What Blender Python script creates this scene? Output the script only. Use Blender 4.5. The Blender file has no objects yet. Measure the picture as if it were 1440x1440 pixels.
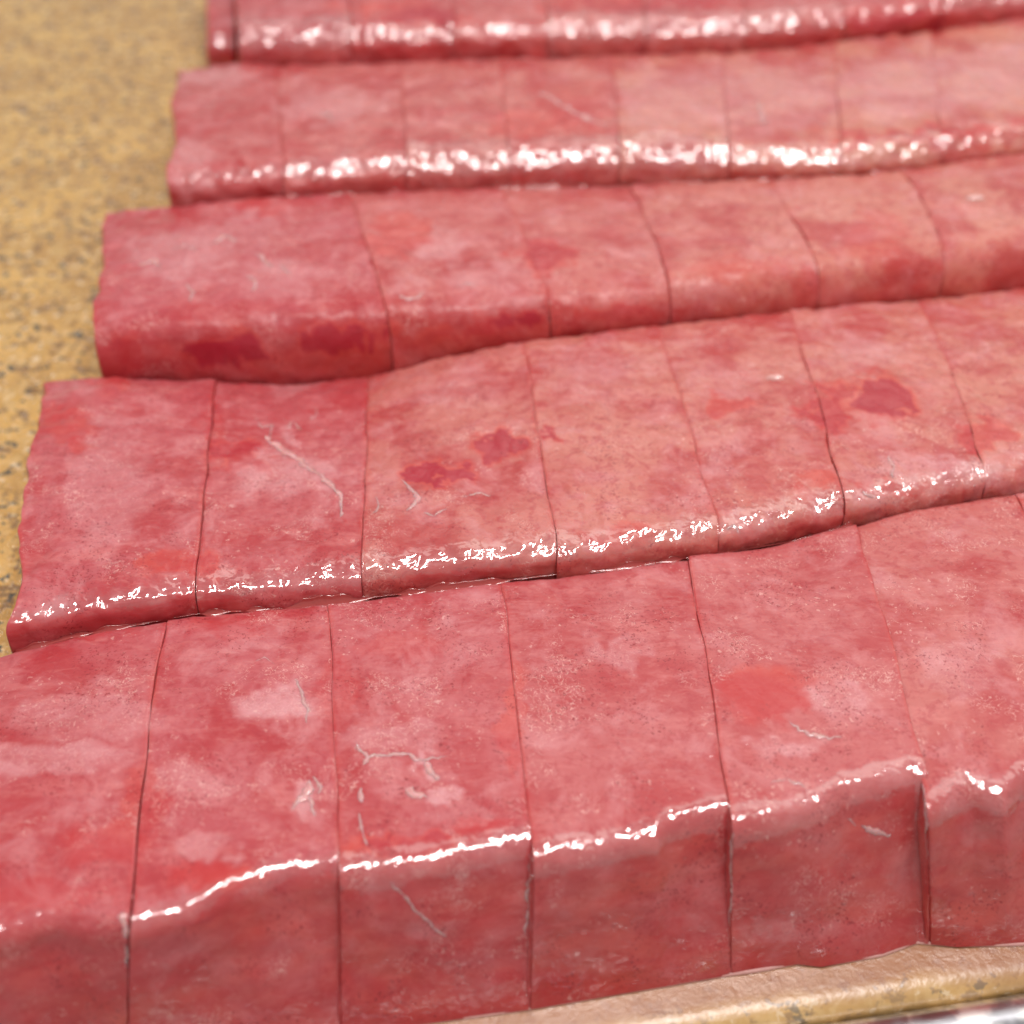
import bpy, math, random
import numpy as np
from mathutils import Vector, noise
from mathutils.bvhtree import BVHTree

# ------------------------------------------------------------------ camera
scene = bpy.context.scene
H = 0.171                      # height of the lens above the counter (metres)
PITCH = math.radians(42.3)
FPX = 2000.0                   # focal length in photo pixels (1440 wide)
cam_d = bpy.data.cameras.new("camera")
cam = bpy.data.objects.new("camera", cam_d)
scene.collection.objects.link(cam)
cam.location = (0, 0, H)
cam.rotation_euler = (math.pi/2 - PITCH, 0, 0)
cam_d.sensor_width = 36
cam_d.lens = 36*FPX/1440
cam_d.clip_start = 0.005
cam_d.clip_end = 50
cam_d.dof.use_dof = True
cam_d.dof.focus_distance = 0.205
cam_d.dof.aperture_fstop = 14.5
cam_d.dof.aperture_blades = 0
scene.camera = cam
scene.render.resolution_x = 1024
scene.render.resolution_y = 1024

# ------------------------------------------------------------------ light
world = bpy.data.worlds.new("World"); scene.world = world
world.use_nodes = True
bg = world.node_tree.nodes["Background"]
bg.inputs[0].default_value = (1.0, 0.93, 0.88, 1)
bg.inputs[1].default_value = 0.54

def area(name, loc, target, sx, sy, power, col):
    d = bpy.data.lights.new(name, 'AREA'); d.shape = 'RECTANGLE'
    d.size = sx; d.size_y = sy; d.energy = power; d.color = col
    o = bpy.data.objects.new(name, d); scene.collection.objects.link(o)
    o.location = loc
    o.rotation_euler = (Vector(target)-Vector(loc)).to_track_quat('-Z', 'Y').to_euler()
    return o
area("ceiling_lamp", (0.10, 0.11, 1.00), (0.03, 0.16, 0), 0.62, 0.10, 9.6, (1.0, 0.94, 0.91))
area("far_ceiling_lamp", (0.45, 1.10, 1.05), (0, 0.2, 0), 1.8, 0.8, 6.5, (1.0, 0.95, 0.88))

scene.view_settings.view_transform = 'Standard'
scene.view_settings.look = 'None'
scene.view_settings.exposure = -0.34
scene.view_settings.gamma = 1

# ------------------------------------------------------------------ helpers
CP, SP = math.cos(PITCH), math.sin(PITCH)
def ray(u, v):
    a = (u-720)/FPX; b = (720-v)/FPX
    return np.array([a, CP+b*SP, -SP+b*CP])
def at(u, v, z):
    r = ray(u, v); k = (z-H)/r[2]
    return np.array([0, 0, H]) + r*k
def to_px(P):
    d = P-np.array([0, 0, H])
    dep = d[..., 1]*CP - d[..., 2]*SP
    up = d[..., 1]*SP + d[..., 2]*CP
    return 720+FPX*d[..., 0]/dep, 720-FPX*up/dep
def interp(poly, u):
    """piecewise linear v(u), straight on beyond both ends"""
    if u <= poly[0][0]: (a, b), (c, d) = poly[0], poly[1]
    elif u >= poly[-1][0]: (a, b), (c, d) = poly[-2], poly[-1]
    else:
        for (a, b), (c, d) in zip(poly, poly[1:]):
            if a <= u <= c: break
    return b + (d-b)*(u-a)/(c-a)

def tag(o, label=None, cat=None, group=None, kind=None):
    if label: o["label"] = label
    if cat: o["category"] = cat
    if group: o["group"] = group
    if kind: o["kind"] = kind
def link(name, me, parent=None):
    o = bpy.data.objects.new(name, me); scene.collection.objects.link(o)
    if parent: o.parent = parent
    return o

# ------------------------------------------------------------------ materials
class NT:
    def __init__(s, name):
        s.m = bpy.data.materials.new(name); s.m.use_nodes = True
        s.t = s.m.node_tree; s.n = s.t.nodes; s.l = s.t.links
        s.b = s.n["Principled BSDF"]
    def new(s, typ, **kw):
        n = s.n.new(typ)
        for k, v in kw.items(): setattr(n, k, v)
        return n
    def set(s, n, **kw):
        for k, v in kw.items(): n.inputs[k.replace('_', ' ')].default_value = v
    def noise(s, vec, scale, detail=3, rough=.5, dist=0.0):
        n = s.new('ShaderNodeTexNoise'); s.l.new(vec, n.inputs['Vector'])
        n.inputs['Scale'].default_value = scale; n.inputs['Detail'].default_value = detail
        n.inputs['Roughness'].default_value = rough; n.inputs['Distortion'].default_value = dist
        return n.outputs['Fac']
    def ramp(s, fac, lo, hi, a=0.0, b=1.0):
        n = s.new('ShaderNodeMapRange', interpolation_type='SMOOTHSTEP'); s.l.new(fac, n.inputs[0])
        for i, v in ((1, lo), (2, hi), (3, a), (4, b)): n.inputs[i].default_value = v
        return n.outputs[0]
    def math(s, op, a, b=None, c=None):
        n = s.new('ShaderNodeMath', operation=op)
        for i, x in enumerate((a, b, c)):
            if x is None: continue
            if isinstance(x, (int, float)): n.inputs[i].default_value = x
            else: s.l.new(x, n.inputs[i])
        return n.outputs[0]
    def mix(s, fac, a, b):
        n = s.new('ShaderNodeMix', data_type='RGBA')
        for i, x in ((0, fac), (6, a), (7, b)):
            if isinstance(x, (int, float)): n.inputs[i].default_value = x
            elif isinstance(x, tuple): n.inputs[i].default_value = (*x, 1)
            else: s.l.new(x, n.inputs[i])
        return n.outputs[2]

def meat_material():
    s = NT("wet_raw_tuna"); b = s.b
    geo = s.new('ShaderNodeNewGeometry'); oi = s.new('ShaderNodeObjectInfo')
    off = s.new('ShaderNodeVectorMath', operation='SCALE'); off.inputs[0].default_value = (3.1, 1.7, 2.3)
    s.l.new(oi.outputs['Random'], off.inputs['Scale'])
    add = s.new('ShaderNodeVectorMath', operation='ADD')
    s.l.new(geo.outputs['Position'], add.inputs[0]); s.l.new(off.outputs[0], add.inputs[1])
    P = add.outputs[0]
    mp = s.new('ShaderNodeMapping'); mp.inputs['Rotation'].default_value = (0, 0, math.radians(-18)); mp.inputs['Scale'].default_value = (.35, 1.0, 1.0)
    s.l.new(P, mp.inputs['Vector']); F = mp.outputs[0]           # stretched along the strips: muscle fibre
    att = s.new('ShaderNodeAttribute', attribute_name='flesh')
    sep = s.new('ShaderNodeSeparateColor'); s.l.new(att.outputs['Color'], sep.inputs[0])
    red, pale, salmon = sep.outputs[0], sep.outputs[1], sep.outputs[2]
    # base: crimson to salmon depending on the piece
    base = s.mix(salmon, (.510, .080, .108), (.700, .315, .215))
    big = s.noise(P, 75, 3, .55, .3)
    base = s.mix(s.ramp(big, .42, .62, 0, .75), base, (.460, .034, .042))
    base = s.mix(s.ramp(s.noise(F, 170, 5, .7, .3), .50, .70, 0, .45), base, (.700, .225, .220))
    med = s.noise(P, 520, 4, .65, .6)
    base = s.mix(s.ramp(med, .50, .64, 0, .50), base, (.430, .035, .050))
    base = s.mix(s.ramp(s.noise(F, 900, 4, .7, .5), .50, .68, 0, .16), base, (.780, .33, .30))
    base = s.mix(s.ramp(s.noise(P, 1250, 3, .7, .5), .54, .70, 0, .20), base, (.36, .022, .034))
    # soft paler clouds
    base = s.mix(s.ramp(s.noise(P, 105, 5, .70, .5), .46, .72, 0, .55), base, (.70, .29, .31))
    # deep red patches and pale gristly films
    base = s.mix(red, base, s.mix(s.ramp(red, .60, .85), s.mix(s.ramp(s.noise(F, 130, 4, .6, .6), .4, .65), (.56, .026, .030), (.66, .085, .062)), (.43, .010, .034)))
    base = s.mix(s.math('MULTIPLY', pale, s.ramp(s.noise(P, 240, 4, .7, .4), .30, .62, .35, .85)), base, (.74, .36, .39))
    # tiny dark flecks in clusters
    fleck = s.ramp(s.noise(P, 2100, 3, .65, .6), .56, .66)
    clus = s.ramp(s.noise(P, 140, 2, .5), .47, .62)
    base = s.mix(s.math('MULTIPLY', s.math('MULTIPLY', fleck, clus), .85), base, (.27, .012, .022))
    # thin pale threads
    rid = s.math('ABSOLUTE', s.math('SUBTRACT', s.noise(P, 820, 2, .6, .9), .5))
    thr = s.ramp(rid, .003, .022, 1, 0)
    mk = s.math('MULTIPLY', s.math('MAXIMUM', s.ramp(s.noise(P, 120, 2, .5, .5), .54, .64), pale), s.ramp(red, .3, .6, 1, .1))
    thr = s.math('MULTIPLY', thr, mk)
    base = s.mix(s.math('MULTIPLY', thr, .62), base, (.85, .50, .46))
    # pale specks
    spk = s.math('MULTIPLY', s.ramp(s.noise(P, 1300, 2, .6, .5), .62, .70), s.math('MULTIPLY', s.ramp(s.noise(P, 100, 2, .5), .5, .6), s.ramp(red, .3, .6, 1, .1)))
    base = s.mix(s.math('MULTIPLY', spk, .4), base, (.88, .55, .50))
    s.l.new(base, b.inputs['Base Color'])
    s.set(b, Subsurface_Weight=.38, Subsurface_Scale=.0020)
    b.inputs['Subsurface Radius'].default_value = (1.0, .28, .22)
    b.inputs['IOR'].default_value = 1.38
    s.l.new(s.ramp(med, .35, .65, .30, .48), b.inputs['Roughness'])
    wet = att.outputs['Alpha']
    wet = s.ramp(s.math('ADD', wet, s.math('MULTIPLY', s.math('SUBTRACT', s.noise(P, 230, 3, .6), .5), 1.1)), .30, .62)
    s.l.new(s.math('MULTIPLY', s.ramp(wet, 0, 1, .50, 1.0), s.ramp(att.outputs['Alpha'], 0, .12, .05, 1)), b.inputs['Coat Weight']); s.l.new(s.ramp(wet, 0, 1, 1.5, 2.2), b.inputs['Coat IOR'])
    s.l.new(s.ramp(wet, 0, 1, .13, .04), b.inputs['Coat Roughness'])
    h1 = s.noise(F, 480, 2, .5, .8); h2 = s.noise(P, 1700, 2, .5, .4)
    hh = s.math('ADD', s.math('MULTIPLY', h1, .7), s.math('MULTIPLY', h2, .05))
    hh = s.math('ADD', hh, s.math('MULTIPLY', thr, .12))
    bp = s.new('ShaderNodeBump'); s.l.new(hh, bp.inputs['Height'])
    bp.inputs['Strength'].default_value = .3; bp.inputs['Distance'].default_value = .0004
    s.l.new(bp.outputs[0], b.inputs['Normal'])
    h3 = s.noise(P, 420, 1, .5, 1.2); h4 = s.noise(P, 1500, 2, .5, .5)
    crk = s.math('MULTIPLY', s.math('MULTIPLY', pale, s.ramp(s.noise(P, 900, 2, .6, 1.0), .45, .62)), .9)
    h5 = s.math('ADD', s.math('ADD', h3, s.math('MULTIPLY', h4, .07)), crk)
    bp2 = s.new('ShaderNodeBump')
    bp2.inputs['Strength'].default_value = 1.0; bp2.inputs['Distance'].default_value = .00036
    wr = s.new('ShaderNodeAttribute', attribute_name='wrinkle'); s.l.new(s.math('MULTIPLY', h5, wr.outputs['Fac']), bp2.inputs['Height'])
    s.l.new(bp2.outputs[0], b.inputs['Coat Normal'])
    return s.m

def board_material():
    s = NT("wet_speckled_tan_board"); b = s.b
    tc = s.new('ShaderNodeNewGeometry'); P = tc.outputs['Position']
    c = s.mix(s.ramp(s.noise(P, 60, 4, .65, .4), .38, .62), (.56, .285, .034), (.78, .440, .085))
    c = s.mix(s.ramp(s.noise(P, 300, 4, .75, .5), .48, .60, 0, .55), c, (.82, .54, .19))
    c = s.mix(s.ramp(s.noise(P, 240, 4, .75, .3), .53, .61, 0, .9), c, (.24, .10, .012))
    c = s.mix(s.ramp(s.noise(P, 340, 3, .65), .59, .63, 0, 1.0), c, (.045, .040, .02))
    c = s.mix(s.ramp(s.noise(P, 430, 3, .65), .60, .65, 0, .95), c, (.95, .74, .46))
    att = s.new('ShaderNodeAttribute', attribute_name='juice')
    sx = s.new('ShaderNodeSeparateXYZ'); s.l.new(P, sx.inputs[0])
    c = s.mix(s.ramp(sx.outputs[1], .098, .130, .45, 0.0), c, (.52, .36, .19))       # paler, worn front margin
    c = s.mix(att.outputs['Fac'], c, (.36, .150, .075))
    s.l.new(c, b.inputs['Base Color'])
    b.inputs['Roughness'].default_value = .42
    b.inputs['Coat Weight'].default_value = .9; s.l.new(s.ramp(sx.outputs[1], .098, .13, .34, .07), b.inputs['Coat Roughness'])
    hh = s.math('ADD', s.noise(P, 420, 4, .65, .4), s.math('MULTIPLY', s.noise(P, 1200, 2, .5), .4))
    sx = s.new('ShaderNodeSeparateXYZ'); s.l.new(P, sx.inputs[0])
    hh = s.math('MULTIPLY', hh, s.ramp(sx.outputs[1], .098, .135, .09, 1.0))     # the board is worn smooth along its front edge
    bp = s.new('ShaderNodeBump'); s.l.new(hh, bp.inputs['Height'])
    bp.inputs['Strength'].default_value = 1.0; bp.inputs['Distance'].default_value = .0015; b.inputs['Coat IOR'].default_value = 1.8
    s.l.new(bp.outputs[0], b.inputs['Normal']); s.l.new(bp.outputs[0], b.inputs['Coat Normal'])
    return s.m

def steel_material():
    s = NT("brushed_steel"); b = s.b
    tc = s.new('ShaderNodeNewGeometry'); P = tc.outputs['Position']
    c = s.mix(s.ramp(s.noise(P, 160, 3, .6), .42, .62), (.42, .43, .46), (.88, .87, .85))
    s.l.new(c, b.inputs['Base Color'])
    b.inputs['Metallic'].default_value = 1
    s.l.new(s.ramp(s.noise(P, 300, 3, .6), .35, .65, .30, .45), b.inputs['Roughness'])
    return s.m

def liquid_material(name, tint):
    s = NT(name); b = s.b
    s.set(b, Roughness=.10, IOR=1.45)
    b.inputs['Base Color'].default_value = (*tint, 1)
    b.inputs['Coat Weight'].default_value = 1; b.inputs['Coat Roughness'].default_value = .05
    geo = s.new('ShaderNodeNewGeometry')
    bp = s.new('ShaderNodeBump'); s.l.new(s.noise(geo.outputs['Position'], 900, 2, .5), bp.inputs['Height'])
    bp.inputs['Strength'].default_value = .5; bp.inputs['Distance'].default_value = .0003
    s.l.new(bp.outputs[0], b.inputs['Normal'])
    return s.m

def sinew_glint_material():
    s = NT("pale_sinew_and_glint"); b = s.b
    geo = s.new('ShaderNodeNewGeometry')
    c = s.mix(s.noise(geo.outputs['Position'], 1500, 2), (.62, .21, .22), (.82, .46, .45))
    s.l.new(c, b.inputs['Base Color'])
    s.set(b, Roughness=.25, Subsurface_Weight=.5, Subsurface_Scale=.001)
    b.inputs['Coat Weight'].default_value = .6; b.inputs['Coat Roughness'].default_value = .1
    return s.m

MEAT = meat_material(); BOARD = board_material(); STEEL = steel_material()
CLEAR = liquid_material("water_drop", (.80, .45, .42)); LIQ = liquid_material("meat_juice", (.40, .055, .05)); SINEW_GLINT = sinew_glint_material()

# ------------------------------------------------------------------ flesh marks (place in the photo, size, strength)
RED = [(150,1185,70,30,.45),(205,1120,30,50,.4),(300,1232,70,22,.6),(560,1192,75,18,.75),(670,1165,45,14,.6),(1075,975,70,38,.6),(722,1010,18,90,.45),
  (80,1260,90,20,.3),(330,640,45,24,.75),(255,790,55,20,.7),(300,600,20,30,.3),(612,668,48,14,.9),(700,628,45,20,.85),(772,606,20,8,.8),
  (1030,572,42,12,.7),(1170,572,30,34,.75),(1245,556,48,34,.85),(1385,612,45,18,.7),(870,758,55,16,.5),(1160,672,45,13,.6),(1280,690,50,10,.5),
  (320,492,75,26,.85),(485,478,65,26,.8),(165,505,34,42,.7),(640,470,70,14,.7),(725,452,60,14,.8),(765,360,42,22,.75),(862,440,60,13,.7),
  (560,330,45,30,.55),(215,300,18,6,.8),(365,285,30,12,.5),(800,150,60,35,.35),(740,180,50,30,.5),(1300,194,160,11,.75),(1420,184,60,11,.7),
  (600,25,60,14,.8),(520,10,80,10,.6),(900,8,150,16,.75),(1250,28,120,18,.75),(1130,400,40,20,.5),(1230,340,45,40,.35),(1040,380,70,22,.35),
  (100,600,22,40,.5),(660,1390,60,20,.35),(930,1300,80,16,.35),(1170,1270,60,12,.45),(840,1330,80,12,.35),(320,1340,120,14,.35),(1390,1290,40,20,.5),
  (480,960,30,40,.3),(330,880,60,20,.3),(560,900,60,25,.25),(90,880,90,14,.4)]
PALE = [(388,988,55,26,.8),(1185,985,48,30,.55),(1112,1050,52,16,.6),(560,1035,70,22,.45),(870,915,40,30,.45),(60,1065,110,22,.55),(285,1190,50,18,.4),
  (430,1125,22,30,.6),(618,1115,22,13,.9),(598,1075,16,12,.8),(640,1150,40,20,.25),(400,665,75,28,.65),(410,615,20,14,.7),(150,690,60,70,.35),(1310,662,110,16,.6),(1258,650,16,20,.5),
  (640,545,70,30,.3),(820,520,60,30,.25),(1200,500,50,26,.35),(260,355,75,38,.55),(345,325,50,20,.4),(395,390,60,26,.3),(620,345,30,26,.5),(570,395,30,12,.4),
  (690,390,60,20,.3),(1050,140,150,45,.45),(1300,120,130,45,.55),(930,140,60,40,.45),(1410,110,60,45,.5),(270,240,30,50,.4),(290,110,60,14,.5),
  (470,150,60,25,.45),(1390,680,60,16,.5),(1350,940,60,40,.35),(1010,660,26,30,.35),(120,1010,110,30,.35),(1110,1310,60,14,.25),(600,1310,40,14,.3)]
def marks(u, v, lst, seed):
    """warped soft blobs, evaluated for arrays of points on the flesh"""
    out = np.zeros_like(u)
    for (a, b, ra, rb, k) in lst:
        d = np.sqrt(((u-a)/ra)**2+((v-b)/rb)**2)
        out = np.maximum(out, k*np.clip((1.2-d)/.42, 0, 1))
    return out

# ------------------------------------------------------------------ one slice
rnd = random.Random(7)
def round_corner(A, B, C, r, n):
    a = A-B; c = C-B
    ra = min(r, .45*np.linalg.norm(a)); rc = min(r, .45*np.linalg.norm(c))
    p = B+a/np.linalg.norm(a)*ra; q = B+c/np.linalg.norm(c)*rc
    return [(1-t)**2*p+2*t*(1-t)*B+t*t*q for t in np.linspace(0, 1, n)]
FACET = {1: None, 3: None, 2: (.0034, .0014), 4: (.0044, .0030), 5: (.0044, .0032)}   # soft bevel along the front top edge
def profile(A, B, C, D, rb, rf, bulge, nt, nf):
    f = FACET[row]
    C1 = C if f is None else C+np.array([0, f[0], 0])
    cb = round_corner(A, B, C1, rb, 8)
    if f is None: cf = round_corner(B, C, D, rf, 14); tail = cf
    else:
        C2 = C-np.array([0, 0, f[1]])
        cf = round_corner(B, C1, C2, .0016, 7); c2 = round_corner(C1, C2, D, .0016, 8)
        tail = cf+[cf[-1]+(c2[0]-cf[-1])*t for t in np.linspace(0, 1, 12)[1:-1]]+c2
    pts = [A+(cb[0]-A)*t for t in np.linspace(0, 1, 6)[:-1]] + cb
    p, q = cb[-1], cf[0]
    for t in np.linspace(0, 1, nt)[1:-1]:
        w = (math.sin(math.pi*t))**1.0 * (1-.25*t)
        pts.append(p+(q-p)*t+np.array([0, 0, bulge*w]))
    pts += tail
    pts += [tail[-1]+(D-tail[-1])*t for t in np.linspace(0, 1, nf)[1:]]
    return np.array(pts)
def fbm(x, y, z, o=2):
    return noise.fractal(Vector((x, y, z)), 1.0, 2.0, o)

CAPOUT = .0006
WETW = {1: 7.0, 2: 11.0, 3: 9.0, 4: 11.0, 5: 10.0}
WETK = {1: 1.1, 2: 1.0, 3: .15, 4: 2.2, 5: 2.4}
WRK = {1: .6, 2: .85, 3: .8, 4: .8, 5: .9}
FINE = {1: .6, 2: 1.4, 3: 1.4, 4: 1.7, 5: 2.0}
WETS = {1: .42, 2: .62, 8: .75, 14: .5, 21: .45, 22: .8, 26: .9, 27: 1.2, 28: .7, 29: 2.6, 30: 1.0, 31: .6, 34: 1.6, 35: .5, 36: .8}     # some pieces are drier along the edge than their neighbours
label_key = 0
row = 5
SOLIDS = []   # (vertices, faces, object) for laying things on the slices
def slice_mesh(name, back, front, ground, nx, nt, nf, rb, rf, bulge, salmon, amp=1.0, edge=.00015, dz=0.0, seed=0, sway=0.0, left=False):
    """back, front, ground: functions t(0..1 across) -> world point."""
    n = nx
    ts = .5-.5*np.cos(np.linspace(0, math.pi, n)); ts = .55*ts+.45*np.linspace(0, 1, n)
    width = np.linalg.norm(front(1)-front(0))
    cols = []
    for t in ts:
        B, C, D = back(t).copy(), front(t).copy(), ground(t).copy()
        B[2] += dz; C[2] += dz
        A = B.copy(); A[2] = 0.0; A[1] -= .001
        cols.append(profile(A, B, C, D, rb, rf, bulge, nt, nf))
    G = np.array(cols)                                    # (n, m, 3)
    m = G.shape[1]
    du = np.gradient(G, axis=0); dv = np.gradient(G, axis=1)
    N = np.cross(dv, du); N /= np.linalg.norm(N, axis=2, keepdims=True)+1e-12
    c0 = G.mean(axis=(0, 1)); c0[2] = 0
    if ((G-c0)*N).sum() < 0: N = -N
    # rounded cut edges
    so = seed*1.37
    for i in range(n):
        for j in range(m):
            x, y, z = G[i, j]
            d1 = ts[i]*width; d2 = (1-ts[i])*width
            e = 0.0
            ee = edge*max(.25, 1+1.5*noise.noise(Vector((x*20, y*110, so)))+.5*noise.noise(Vector((x*300, y*300, so))))
            for d in (d1, d2):
                if d < ee: e += ee*(1-math.sqrt(max(0, 1-(1-d/ee)**2)))
            h = amp*(.00042*fbm(x*95+so, y*95, z*95, 2) + .00020*FINE[row]*fbm(x*330, y*330+so, z*330, 2) + .00008*FINE[row]*fbm(x*1000, y*1000, z*1000+so, 2))
            if z < .004: h *= max(z, 0)/.004
            G[i, j] += N[i, j]*(h-e)
            # the cut wanders a little sideways
            cutid = seed+(0 if ts[i] < .5 else 1)
            if left: G[i, j, 0] += (.0022*noise.noise(Vector((G[i, j, 1]*62, seed*3.1, 0)))+.0009*noise.noise(Vector((G[i, j, 1]*220, seed*3.1, 0))))*max(0, 1-ts[i]*2)
            G[i, j, 0] += sway*fbm(G[i, j, 1]*70, cutid*7.7, 3.3, 2)*abs(ts[i]-.5)*2
    G[..., 2] = np.maximum(G[..., 2], .0002)
    V = [tuple(p) for p in G.reshape(-1, 3)]
    faces = [(i*m+j, i*m+j+1, (i+1)*m+j+1, (i+1)*m+j) for i in range(n-1) for j in range(m-1)]
    ncol = len(V)
    # end caps, down to the board
    for side, i in ((0, 0), (1, n-1)):
        ring = [i*m+j for j in range(m)]
        A, D = G[i, 0].copy(), G[i, -1].copy(); A[2] = D[2] = .0002
        prev = ring
        for k in (.04, .2, .45, .7, 1.0):
            cur = []
            for j in range(m):
                base = A+(D-A)*j/(m-1)
                p = G[i, j]*(1-k)+base*k
                if 0 < j < m-1 and k < 1:
                    p[0] += (.00015*fbm(p[0]*300, p[1]*300, p[2]*300+so, 2) + (1 if side else -1)*CAPOUT*min(1, k/.1))
                V.append(tuple(p)); cur.append(len(V)-1)
            for j in range(m-1):
                f = (prev[j], cur[j], cur[j+1], prev[j+1])
                faces.append(f if side else f[::-1])
            prev = cur
    org = G.mean(axis=(0, 1)); org[2] = 0
    W = np.array(V)
    me = bpy.data.meshes.new(name)
    me.from_pydata([tuple(p) for p in W-org], [], faces)
    me.update()
    # flesh colour marks
    us, vs = to_px(W)
    wob = np.array([[noise.noise(Vector((p[0]*260, p[1]*260, p[2]*260))), noise.noise(Vector((p[0]*260+9, p[1]*260, p[2]*260))), 
                     noise.noise(Vector((p[0]*800, p[1]*800, 5)))] for p in W])
    u2 = us+wob[:, 0]*34+wob[:, 2]*14; v2 = vs+wob[:, 1]*20+wob[:, 2]*9
    R = marks(u2, v2, RED, 1); Pl = marks(u2, v2, PALE, 2)
    fr_ = np.zeros(len(V)); fr_[:ncol] = np.tile(np.clip((np.arange(m)-(m-nf-9))/9.0, 0, 1), n)   # the front cut face is redder flesh
    R = np.maximum(R, fr_*{1: .60, 2: .35, 3: .64, 4: .52, 5: .62}[row]*(.75+.5*wob[:, 0]))
    dd = np.minimum(ts, 1-ts)*width
    seam = np.zeros(len(V)); seam[:ncol] = np.repeat(np.exp(-(dd/.0005)**2), m); seam[ncol:] = .9
    R = np.maximum(R, .38*seam)                       # the knife cuts show fresh red flesh
    S = np.full(len(V), salmon)
    wet = np.full(len(V), .12)
    js = np.arange(m); jc = m-nf-7 if FACET[row] is None else m-nf-13
    wj = np.exp(-((js-jc)/WETW[row])**2)
    wj = np.where(js > jc+10, np.maximum(wj, .24), wj)
    wet[:ncol] = np.maximum(.16, np.tile(wj*WETK[row], n))
    if row == 3: wet[:ncol] = .16*(1-np.tile(wj, n))
    if label_key in WETS: wet[:ncol] = np.maximum(.16, np.tile(wj*WETS[label_key], n))
    col = np.stack([R, Pl, S, wet], 1).astype(np.float32)
    at_ = me.color_attributes.new('flesh', 'FLOAT_COLOR', 'POINT')
    at_.data.foreach_set('color', col.ravel())
    wa = me.attributes.new('wrinkle', 'FLOAT', 'POINT'); wa.data.foreach_set('value', np.full(len(V), WRK[row], dtype=np.float32))
    me.materials.append(MEAT)
    me.polygons.foreach_set('use_smooth', [True]*len(me.polygons))
    o = link(name, me); o.location = org
    SOLIDS.append((W, faces, o))
    return o

def lerp(a, b, t): return a+(b-a)*t
def curve3(poly_px, z, n=60, x0=None, x1=None):
    """densely sampled world curve of a pixel polyline at height z"""
    us = np.linspace(poly_px[0][0] if x0 is None else x0, poly_px[-1][0] if x1 is None else x1, n)
    return np.array([at(u, interp(poly_px, u), z) for u in us])
def y_on(curve, x): return float(np.interp(x, curve[:, 0], curve[:, 1]))
def hit_curtain(u, v, curve, eps):
    """where the ray meets the upright face standing on the curve"""
    r = ray(u, v); y = curve[:, 1].mean()
    for _ in range(12):
        x = r[0]*y/r[1]; y = y_on(curve, x)-eps
    k = y/r[1]
    return np.array([r[0]*k, y, H+r[2]*k])

# rows, front to back: front-edge line (pixels), height of that edge, boundary line with the row before it (pixels)
ROWS = {
 1: dict(hf=.024, front=[(-140,1335),(0,1310),(190,1296),(475,1225),(745,1192),(1030,1145),(1305,1105),(1440,1110),(1700,1080)]),
 2: dict(hf=.0232, front=[(-20,886),(5,880),(100,862),(270,833),(505,812),(780,780),(1000,752),(1190,712),(1400,668),(1700,628)],
         edge=[(-300,985),(0,922),(100,893),(270,862),(460,846),(705,815),(870,795),(1000,778),(1110,760),(1190,738),(1290,712),(1440,690),(1700,660)]),
 3: dict(hf=.025, front=[(100,468),(135,462),(545,440),(775,423),(945,403),(1150,380),(1330,360),(1700,330)],
         edge=[(-100,545),(60,535),(135,529),(280,532),(400,536),(520,527),(600,508),(735,478),(920,455),(1110,432),(1285,420),(1440,404),(1700,385)]),
 4: dict(hf=.026, front=[(200,252),(235,249),(390,240),(560,228),(715,222),(870,213),(1020,218),(1185,218),(1310,206),(1440,190),(1700,170)],
         edge=[(0,318),(150,299),(250,287),(390,273),(560,270),(715,262),(880,258),(1080,250),(1270,236),(1440,214),(1700,190)]),
 5: dict(hf=.026, front=[(250,48),(330,46),(490,45),(637,41),(770,37),(910,35),(1050,32),(1190,20),(1330,2),(1470,-12),(1700,-28)],
         edge=[(100,115),(250,97),(330,90),(385,89),(560,86),(700,80),(855,76),(1020,72),(1180,58),(1310,42),(1440,24),(1700,0)]),
}
for k, r in ROWS.items():
    r['curve'] = curve3(r['front'], r['hf'], 200)
BACK5 = [(330,-95),(1700,-190)]

def back_fn(row, ul, ur):
    if row == 5:
        pl, pr = at(ul, interp(BACK5, ul), .018), at(ur, interp(BACK5, ur), .018)
        return lambda t: lerp(pl, pr, t)
    nxt = ROWS[row+1]
    def f(t):
        u = ul+(ur-ul)*t
        p = hit_curtain(u, interp(nxt['edge'], u), nxt['curve'], .0003)
        return p
    return f

# slices: (row, back-left u, back-right u, front-left u, front-right u, salmon, dz, own front polyline, label)
F1 = {  # own front edges of the front strip's pieces
 'a': [(-150,1350),(0,1312),(80,1290),(178,1297)],
 'b': [(182,1300),(270,1274),(325,1243),(400,1224),(476,1212)],
 'c': [(480,1228),(600,1214),(745,1184)],
 'd': [(748,1210),(850,1192),(925,1176),(940,1160),(1028,1136)],
 'e': [(1031,1165),(1105,1150),(1130,1138),(1160,1131),(1184,1112),(1230,1102),(1285,1088),(1305,1094)],
 'f': [(1308,1142),(1345,1120),(1370,1109),(1415,1124),(1440,1098),(1560,1085),(1590,1090)],
}
GROUND1 = [(-200,1560),(0,1530),(180,1503),(480,1458),(590,1441),(745,1420),(1030,1371),(1122,1356),(1155,1360),(1240,1344),(1290,1326),(1345,1332),(1440,1328),(1600,1300)]
GRP = "raw fish slices cut along the long strips"
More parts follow.
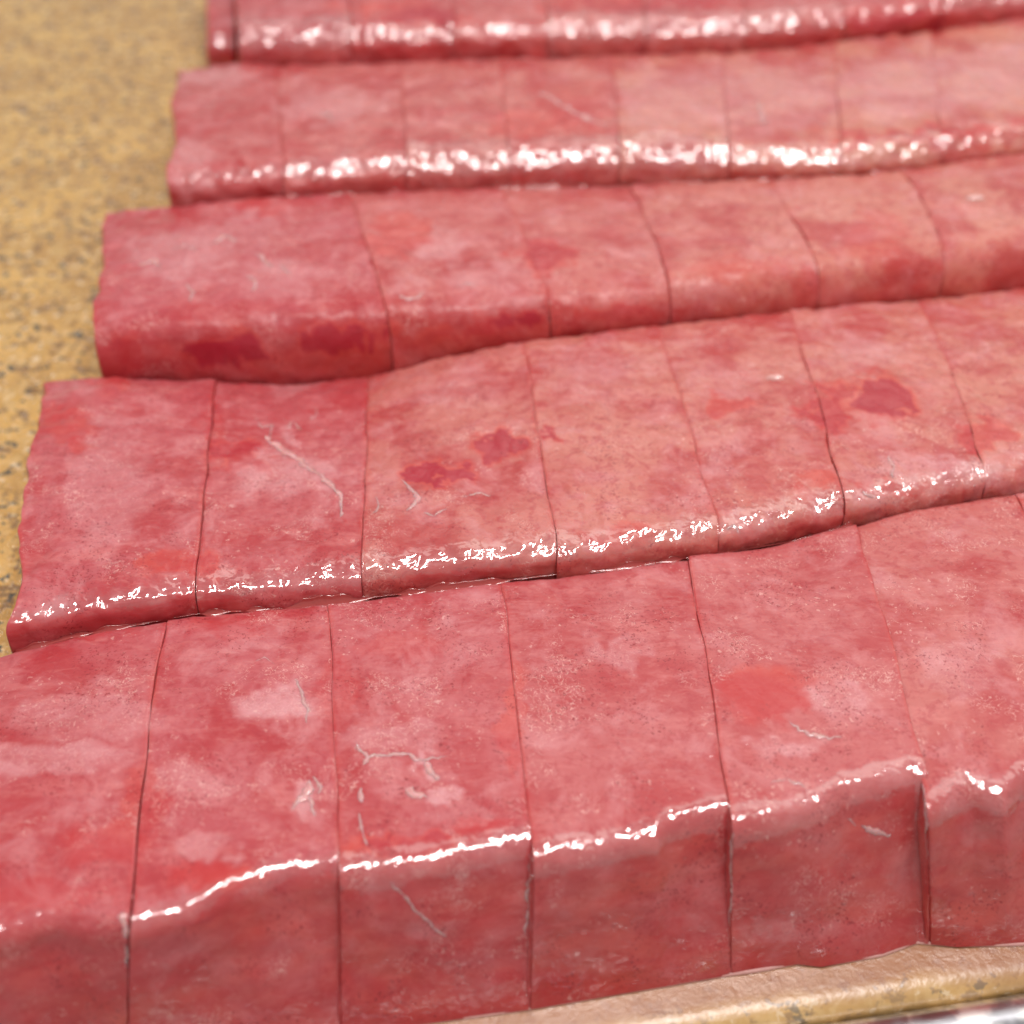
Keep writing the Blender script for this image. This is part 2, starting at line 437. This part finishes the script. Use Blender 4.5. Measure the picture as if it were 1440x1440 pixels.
S = [
 (1,-60,232,None,None,.10,0,'a',"pinkish red slice ending the front strip at left, streaked with pale bands"),
 (1,232,461,None,None,.08,-.0002,'b',"front strip slice with a pale leaf-shaped film and a small white scar"),
 (1,461,706,None,None,.10,.0,'c',"front strip slice marked by a thin white branching sinew above its bright straight edge"),
 (1,706,966,None,None,.16,-.0002,'d',"plain red front strip slice between the branching sinew slice and the dark patched slice"),
 (1,966,1203,None,None,.18,.0002,'e',"front strip slice with a crimson patch and a glossy stepped zigzag front edge"),
 (1,1203,1428,None,None,.30,-.0001,'f',"speckled front strip slice, rightmost one, with a dark notch at its foot"),
 (1,1428,1660,'r',None,.35,0,None,"sliver of fish slice at the right picture edge behind the end of the front strip"),
 (2,65,305,8,272,.08,.0002,None,"broad crimson slice at the left end of the second strip with a wavy pink side"),
 (2,305,518,277,507,.10,-.0003,None,"second strip slice with a ragged white sinew running down to the right"),
 (2,518,736,511,780,.40,.0001,None,"second strip slice with two crimson stains and pale crumbs beside them"),
 (2,736,922,785,1010,.48,.0,None,"second strip slice with a red lower half and a broad glossy wet front edge"),
 (2,922,1108,1015,1190,.46,-.0003,None,"second strip slice carrying a tiny water drop and wet curls on its front edge"),
 (2,1108,1290,1195,1392,.50,.0,None,"second strip slice with a large crimson blotch on pale salmon flesh"),
 (2,1290,1480,1397,1600,.60,-.0002,None,"salmon pink slice at the right end of the second strip"),
 (3,150,492,137,545,.06,.0,None,"extra wide crimson slice ending the middle strip at left, with a whitish crinkled film"),
 (3,492,702,550,777,.26,.0002,None,"middle strip slice next to the extra wide one, with a soft pale smear"),
 (3,702,884,781,947,.34,-.0003,None,"middle strip slice with a red blush beside a deep slanting cut"),
 (3,884,1078,952,1158,.48,.0,None,"smooth salmon middle strip slice, third one to the right of the extra wide slice"),
 (3,1078,1268,1162,1335,.56,-.0002,None,"middle strip slice with two small brown dots and a faint red blush"),
 (3,1268,1450,1339,1520,.62,.0,None,"pale salmon middle strip slice with a single bright droplet near its rear edge"),
 (4,250,388,234,392,.22,.0,None,"short pink slice with a rounded corner at the left end of the fourth strip"),
 (4,388,562,397,570,.30,-.0002,None,"fourth strip slice with a yellowish pale scar, beside an open cut"),
 (4,562,702,574,716,.36,.0,None,"fourth strip slice with a dense white glare on the right half of its front edge"),
 (4,702,858,719,872,.40,-.0002,None,"fourth strip slice crossed by a slanting pale line over a red blush"),
 (4,858,1015,876,1028,.66,.0,None,"tan pink fourth strip slice with a bright wet front edge, left of the streaked one"),
 (4,1015,1172,1031,1186,.60,-.0001,None,"fourth strip slice with a small whitish vertical streak in its middle"),
 (4,1172,1308,1190,1330,.74,.0,None,"pale rosy fourth strip slice with a blurred glossy patch at its foot"),
 (4,1308,1470,1333,1500,.74,-.0002,None,"pale rosy slice ending the fourth strip at right with a dark red lower band"),
 (5,330,488,330,490,.10,.0,None,"slice near the left end of the rearmost strip, covered with dense white sparkles"),
 (5,488,628,494,637,.14,-.0002,None,"rearmost strip slice with a bright red spot just right of the densely sparkling slice"),
 (5,628,756,641,770,.28,.0,None,"narrow rearmost strip slice above a long dark red shadow gap"),
 (5,756,890,774,910,.26,.0,None,"rearmost strip slice with one large blurred glare on its lower edge"),
 (5,890,1024,914,1050,.16,-.0002,None,"bright red rearmost strip slice beside a short dark gap under its foot"),
 (5,1024,1158,1054,1190,.24,.0,None,"rearmost strip slice with two round blurred glares side by side"),
 (5,1158,1292,1194,1330,.16,.0,None,"plain red rearmost strip slice left of the corner slice with few highlights"),
 (5,1292,1440,1334,1480,.30,.0,None,"rearmost strip slice cut off by the upper right corner of the picture"),
]
NAME = 'fish_slice'
for idx, (row, bl, br, fl, fr, sal, dz, key, label) in enumerate(S):
    R = ROWS[row]; hf = R['hf']
    if row == 1:
        if key is None: poly = [(1600,1110),(1700,1100),(1860,1085)]
        else: poly = F1[key]
        u0, u1 = poly[0][0], poly[-1][0]
        if key == 'b': u0, u1 = 180, 479
        def front(t, poly=poly, u0=u0, u1=u1):
            u = u0+(u1-u0)*t; return at(u, interp(poly, u), hf)
        def ground(t, u0=u0, u1=u1, kk=key):
            g0 = {'a': -170, 'b': 182, 'c': 482, 'd': 746, 'e': 1029, 'f': 1307}.get(kk, 1600)
            g1 = {'a': 181, 'b': 481, 'c': 745, 'd': 1028, 'e': 1306, 'f': 1596}.get(kk, 1880)
            u = g0+(g1-g0)*t
            return at(u, interp(GROUND1, u), .0003)
        nx, nt, nf, rb, rf, bulge, amp = 84, 110, 34, .0014, .0029, .0012, 1.0
        if key == 'a': rf = .003
    else:
        fl = fl if bl in (65,150,250,330) else S[idx-1][4]+1
        pr = rnd.uniform(0, .0005)
        def front(t, fl=fl, fr=fr, R=R, pr=pr):
            u = fl+(fr-fl)*t; p = at(u, interp(R['front'], u), R['hf']); p[1] += pr; return p
        def ground(t, fl=fl, fr=fr, R=R, pr=pr):
            p = front(t); p[2] = .0003; return p
        nx, nt, nf, rb, rf, bulge, amp = {2: (64, 90, 26, .0014, .0052, .0012, 1.1), 3: (50, 64, 18, .0014, .0085, .0012, 1.0),
              4: (54, 60, 18, .0014, .0095, .0012, 1.2), 5: (50, 50, 16, .003, .0100, .0010, 1.3)}[row]
        if row == 3 and bl == 150: nx = 90
    bf = back_fn(row, bl, br); label_key = idx+1
    o = slice_mesh(NAME, bf, front, ground, nx, nt, nf, rb, rf, bulge, sal, amp, dz=dz, seed=idx+1, sway=.00055, left=bl in (65, 150, 250, 330))
    tag(o, label, "fish slice", GRP)

# low brownish end piece showing at the far left of the rearmost strip
eb = lambda t: at(292+34*t, -60, .013); ef = lambda t: at(288+38*t, 52, .016)
def eg(t):
    p = ef(t); p[2] = .0003; return p
o = slice_mesh('fish_end_piece', eb, ef, eg, 20, 40, 14, .003, .002, .0004, .05, 1.0, seed=77)
tag(o, "narrow dark brownish red end piece beside the sparkling slice of the rearmost strip", "fish slice", GRP)

# ------------------------------------------------------------------ board, edge, rail
def board():
    # front edge of the board runs roughly parallel to the front strip
    pL, pR = at(-400, 1628, 0), at(1440, 1352, 0)
    d = (pR-pL); d /= np.linalg.norm(d); nrm = np.array([-d[1], d[0], 0])
    org = pR.copy(); org[2] = 0
    # (distance behind the edge line, height): flat top, rounded lip, down
    prof = [(1.2, 0), (.5, 0), (.32, 0)]+[(.30-.28*k/56, 0) for k in range(57)][1:]+[(.020-.0005*k, 0) for k in range(1, 40)]
    lip = [(-.0030*math.sin(a), -.0022*(1-math.cos(a))) for a in np.linspace(0, math.pi/2, 10)]
    prof = prof+lip+[(-.0030, -.02)]
    xs = list(np.linspace(-.6, -.3, 6))+list(np.linspace(-.28, .12, 120))+list(np.linspace(.14, .6, 8))
    V = []; J = []
    gl = np.array([at(u, interp(GROUND1, u), 0) for u in np.linspace(-200, 1600, 80)])
    for x in xs:
        for (b, z) in prof:
            p = org+d*x+nrm*b; p[2] = z
            V.append(tuple(p))
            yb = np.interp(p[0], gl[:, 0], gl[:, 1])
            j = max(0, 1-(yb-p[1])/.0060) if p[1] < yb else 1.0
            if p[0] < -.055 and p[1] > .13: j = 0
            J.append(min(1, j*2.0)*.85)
    m = len(prof)
    F = [(i*m+j, (i+1)*m+j, (i+1)*m+j+1, i*m+j+1) for i in range(len(xs)-1) for j in range(m-1)]
    me = bpy.data.meshes.new('cutting_board'); me.from_pydata(V, [], F); me.update()
    a = me.attributes.new('juice', 'FLOAT', 'POINT'); a.data.foreach_set('value', J)
    me.materials.append(BOARD); me.polygons.foreach_set('use_smooth', [True]*len(F))
    o = link('cutting_board', me); tag(o, kind='structure')
    # steel rail in front
    pts = []
    V = []; F = []
    ang = np.linspace(0, 2*math.pi, 40, endpoint=False)
    xs = np.linspace(-.35, .25, 90)
    for x in xs:
        for a in ang:
            p = org+d*x+nrm*(-.0066+.0036*math.cos(a)); p[2] = -.0036+.0036*math.sin(a)
            V.append(tuple(p))
    n = len(ang)
    F = [(i*n+j, i*n+(j+1) % n, (i+1)*n+(j+1) % n, (i+1)*n+j) for i in range(len(xs)-1) for j in range(n)]
    me = bpy.data.meshes.new('steel_rail'); me.from_pydata(V, [], F); me.update()
    me.materials.append(STEEL); me.polygons.foreach_set('use_smooth', [True]*len(F))
    o = link('steel_rail', me); tag(o, "blurred shiny steel rail along the board edge in the lower right corner", "rail")
board()

# ------------------------------------------------------------------ ray tree of all the slices
bv, bf_, owner = [], [], []
for W, faces, o in SOLIDS:
    off = len(bv); bv.extend([Vector(p) for p in W])
    for f in faces: bf_.append(tuple(i+off for i in f)); owner.append(o)
BVH = BVHTree.FromPolygons(bv, bf_)
def pick(u, v):
    r = Vector(ray(u, v)).normalized()
    h, nn, fi, dist = BVH.ray_cast(Vector((0, 0, H)), r)
    if h is None: return None
    if nn.dot(r) > 0: nn = -nn
    return h, nn, owner[fi]

def smooth_poly(pts, step=5):
    out = []
    for k, (a, b) in enumerate(zip(pts, pts[1:])):
        n = max(1, int(math.dist(a[:2], b[:2])/step))
        for i in range(n):
            t = i/n; out.append(tuple(a[q]+(b[q]-a[q])*t for q in range(len(a))))
    out.append(pts[-1])
    return out

def strand(name, pts, mat, flat=.28, jit=2.2, parent=True, lift=-.05, top=False):
    """pts: (u, v, radius in pixels). A soft flattened cord lying on the flesh."""
    pts = smooth_poly(pts, 4)
    P = []
    for k, (u, v, r) in enumerate(pts):
        w = jit*noise.noise(Vector((u*.11, v*.11, 1.3))); w2 = jit*noise.noise(Vector((u*.11, v*.11, 8.3)))
        h = pick(u+w*2, v+w2*2)
        if h is None: continue
        dist = (h[0]-Vector((0, 0, H))).length
        rr = r*dist/FPX*max(.25, .9+1.3*noise.noise(Vector((u*.13, v*.13, 4))))
        if k in (0, len(pts)-1): rr *= .35
        P.append((h[0], h[1], rr, h[2]))
    if len(P) < 3: return
    V, F = [], []
    n = 8
    for i, (p, nn, rr, _) in enumerate(P):
        t = (P[min(i+1, len(P)-1)][0]-P[max(i-1, 0)][0]).normalized()
        s = t.cross(nn).normalized()
        for k in range(n):
            a = 2*math.pi*k/n
            V.append(p+s*(rr*math.cos(a))+nn*(rr*flat*math.sin(a)+rr*flat*lift))
    for i in range(len(P)-1):
        for k in range(n): F.append((i*n+k, i*n+(k+1) % n, (i+1)*n+(k+1) % n, (i+1)*n+k))
    F.append(tuple(range(n))); F.append(tuple(range(len(V)-1, len(V)-n-1, -1)))
    own = P[len(P)//2][3]
    org = own.location
    me = bpy.data.meshes.new(name); me.from_pydata([v-org for v in V], [], F); me.update()
    me.materials.append(mat); me.polygons.foreach_set('use_smooth', [True]*len(F))
    o = link(name, me, own)
    return o

SIN_GLINTS = [
 [(500,1047,2),(508,1056,2.6),(516,1064,3.5),(512,1075,3)], [(516,1064,3),(545,1060,3.2),(572,1061,3.2),(595,1068,2.8)],
 [(595,1068,3),(606,1066,2),(628,1064,1.2)], [(598,1070,5),(603,1082,7),(612,1092,4),(618,1097,2)],
 [(570,1110,5),(582,1117,9),(596,1119,6),(602,1121,2)],
 [(507,1108,3),(508,1116,4),(507,1128,3)],[(505,1142,1.5),(508,1160,2),(512,1178,1.6),(514,1190,1)],
 [(415,955,1.4),(422,966,2),(428,982,2),(432,1000,2.2),(431,1018,1.2)],
 [(432,1098,3),(436,1110,7),(428,1122,7),(416,1130,2.5),(412,1140,1.5)],[(434,1122,4),(440,1138,3),(444,1150,1.5)],[(441,1090,1.5),(450,1105,2),(448,1118,1.5)],
 [(372,612,3),(390,626,9),(408,638,8),(425,650,4),(440,660,4.4),(455,672,5),(468,684,4),(478,697,3),(482,712,2.2),(479,726,2)],
 [(360,585,1),(370,600,1.6),(384,596,1.4),(378,612,1.6)],[(398,590,1),(404,602,1.5),(414,594,1.2),(424,604,1.2)],[(440,570,1),(445,582,1.2),(436,592,1.2)],
 [(566,675,1.5),(578,690,3),(590,700,4),(582,712,3),(570,716,1.5)],[(596,722,1.5),(615,724,2),(628,716,1.5)],[(530,700,1.2),(534,712,1.5),(524,722,1.2)],
 [(650,700,1),(672,692,1.5),(690,698,1.2)],
 [(1110,1012,1),(1122,1026,2.4),(1140,1034,3),(1165,1038,2.2),(1182,1038,1)],[(1085,1100,1),(1110,1096,1.5),(1130,1108,1.2)],
 
 [(548,1240,1),(570,1262,1.6),(590,1285,1.8),(610,1304,2),(628,1318,1)],
 [(360,930,1),(372,925,1),(384,931,1)],
 [(1022,745,1),(1034,738,1.4),(1040,750,1.2)],
 [(1250,640,1.5),(1258,655,4),(1254,672,3)],[(1210,690,1),(1222,694,4),(1232,700,1.5)],
 [(196,372,3),(214,366,5),(228,376,3)],[(262,400,1.5),(272,412,2),(266,424,1.6)],[(345,388,1.2),(360,396,2),(356,412,1.6)],[(240,350,1.5),(262,344,2),(276,352,1.5)],
 [(302,340,2),(318,330,3),(330,342,2)],[(355,355,2),(370,364,3),(382,376,2)],[(395,372,1.5),(408,384,2)],
 [(640,405,1.5),(660,398,2),(676,396,1.5)],[(560,416,2),(580,420,2),(600,412,1.5)],
 [(760,130,3),(790,148,4),(830,168,4),(858,176,2)],
 [(1068,140,3),(1072,160,4),(1076,176,3)],
 [(445,165,3),(462,160,4),(470,175,3)],
 [(1210,1161,2),(1222,1166,5),(1238,1172,6),(1254,1177,4)],[(1190,1150,1),(1198,1156,1.6),(1205,1162,1)],
 [(747,1200,1),(745,1230,2.2),(743,1260,2.8),(740,1290,2.4),(738,1315,1)],  # glint down a wet cut edge, modelled as a pale strand
 [(1031,1172,1.4),(1029,1190,2.6),(1028,1230,2.8),(1027,1270,2.2),(1026,1300,1)],  # same painted glint on the next cut edge
 [(1299,1100,2),(1300,1130,1.8),(1302,1170,2.2),(1302,1208,1.4)],  # same painted glint, rightmost cut edge
 [(172,1282,3),(174,1292,6),(177,1306,4),(178,1318,2)],[(178,1330,1.4),(178,1348,2.6),(178,1362,1.2)],[(184,1255,2),(187,1262,3),(189,1266,1.4)],
]
for ln in SIN_GLINTS: strand('sinew_glint_strand', ln, SINEW_GLINT)  # sinews, plus cut-edge glints painted in the sinew colour

# droplets resting on the flesh
def droplet(u, v, ru, rv, label, mat=CLEAR):
    h = pick(u, v)
    if h is None: return
    p, nn, own = h; dist = (p-Vector((0, 0, H))).length
    r = ru*dist/FPX
    V, F = [], []
    X = Vector((1, 0, 0)); X = (X-nn*X.dot(nn)).normalized(); Y = nn.cross(X)
    na, nr = 20, 7
    for i in range(nr):
        ph = math.pi/2*i/(nr-1)
        for k in range(na):
            a = 2*math.pi*k/na; w = 1+.15*math.sin(2*a+u)+.08*math.sin(3*a)
            V.append(X*(r*w*math.cos(a)*math.cos(ph))+Y*(r*w*rv/ru*1.3*math.sin(a)*math.cos(ph))+nn*(r*.45*math.sin(ph)-r*.03))
    for i in range(nr-1):
        for k in range(na): F.append((i*na+k, i*na+(k+1) % na, (i+1)*na+(k+1) % na, (i+1)*na+k))
    me = bpy.data.meshes.new('droplet'); me.from_pydata(V, [], F); me.update()
    me.materials.append(mat); me.polygons.foreach_set('use_smooth', [True]*len(F))
    o = link('droplet', me); o.location = p
    tag(o, label, "droplet")
droplet(1090, 532, 12, 5, "small oval water drop on the fifth slice of the second strip")
droplet(1371, 279, 11, 6, "single bright droplet near the rear edge at the right of the middle strip")

# ------------------------------------------------------------------ meat juice: menisci in the crevices and round the foot
def meniscus(name, base_pts, nrm, wid, hgt, label, kind=None):
    """concave fillet along a line: base_pts are in the inner corner, nrm points out of the wall"""
    V, F = [], []
    n = 9
    for i, p in enumerate(base_pts):
        k = max(.04, .45+2.2*noise.noise(Vector((p[0]*90, p[1]*90, 2)))+.9*noise.noise(Vector((p[0]*420, p[1]*420, 2))))
        if i in (0, len(base_pts)-1): k *= .1
        for j in range(n):
            a = math.pi/2*j/(n-1)
            out = wid*k*(1-math.cos(a)) ; up = hgt*k*(1-math.sin(a))
            q = p+nrm*(out)+np.array([0, 0, up]); V.append(tuple(q))
        V.append(tuple(p-nrm*.0006+np.array([0, 0, -.0004])))
    m = n+1
    for i in range(len(base_pts)-1):
        for j in range(m): F.append((i*m+j, i*m+(j+1) % m, (i+1)*m+(j+1) % m, (i+1)*m+j))
    me = bpy.data.meshes.new(name); me.from_pydata(V, [], F); me.update()
    me.materials.append(LIQ); me.polygons.foreach_set('use_smooth', [True]*len(F))
    o = link(name, me); tag(o, label, "juice")
    return o
g = []
for u in np.linspace(-100, 1560, 330):
    p = at(u, interp(GROUND1, u), .0004); p[1] += .0004; g.append(p)
def bead(name, pts, wid, hgt, label):
    V, F = [], []; n = 9
    for i, p in enumerate(pts):
        k = max(.12, .85+.8*noise.noise(Vector((p[0]*110, 3, 2)))); k = k*.1 if i in (0, len(pts)-1) else k
        for j in range(n):
            a = math.pi*j/(n-1)
            V.append((p[0], p[1]-wid*k*math.cos(a)-.0001, p[2]-.0003+(hgt*k+.0003)*math.sin(a)))
    for i in range(len(pts)-1):
        for j in range(n-1): F.append((i*n+j, i*n+j+1, (i+1)*n+j+1, (i+1)*n+j))
    me = bpy.data.meshes.new(name); me.from_pydata(V, [], F); me.update()
    me.materials.append(CLEAR); me.polygons.foreach_set('use_smooth', [True]*len(F))
    tag(link(name, me), label, "juice")
bead('juice_line', g, .00030, .00022, "thin shining line of juice along the foot of the front strip")
labels = {2: "wet glossy juice in the crevice between the front and second strips",
          4: "wet glossy juice in the crevice between the middle and fourth strips"}
for row, (ua, ub) in {2: (20, 1200), 4: (400, 1420)}.items():
    R = ROWS[row]; pts = []
    for u in np.linspace(ua, ub, 260):
        p = hit_curtain(u, interp(R['edge'], u)+1, R['curve'], .0)
        pts.append(p+np.array([0, 0, -.0002]))
    meniscus('juice_line', pts, np.array([.1, -1, 0]), .0010, .0009, labels[row])
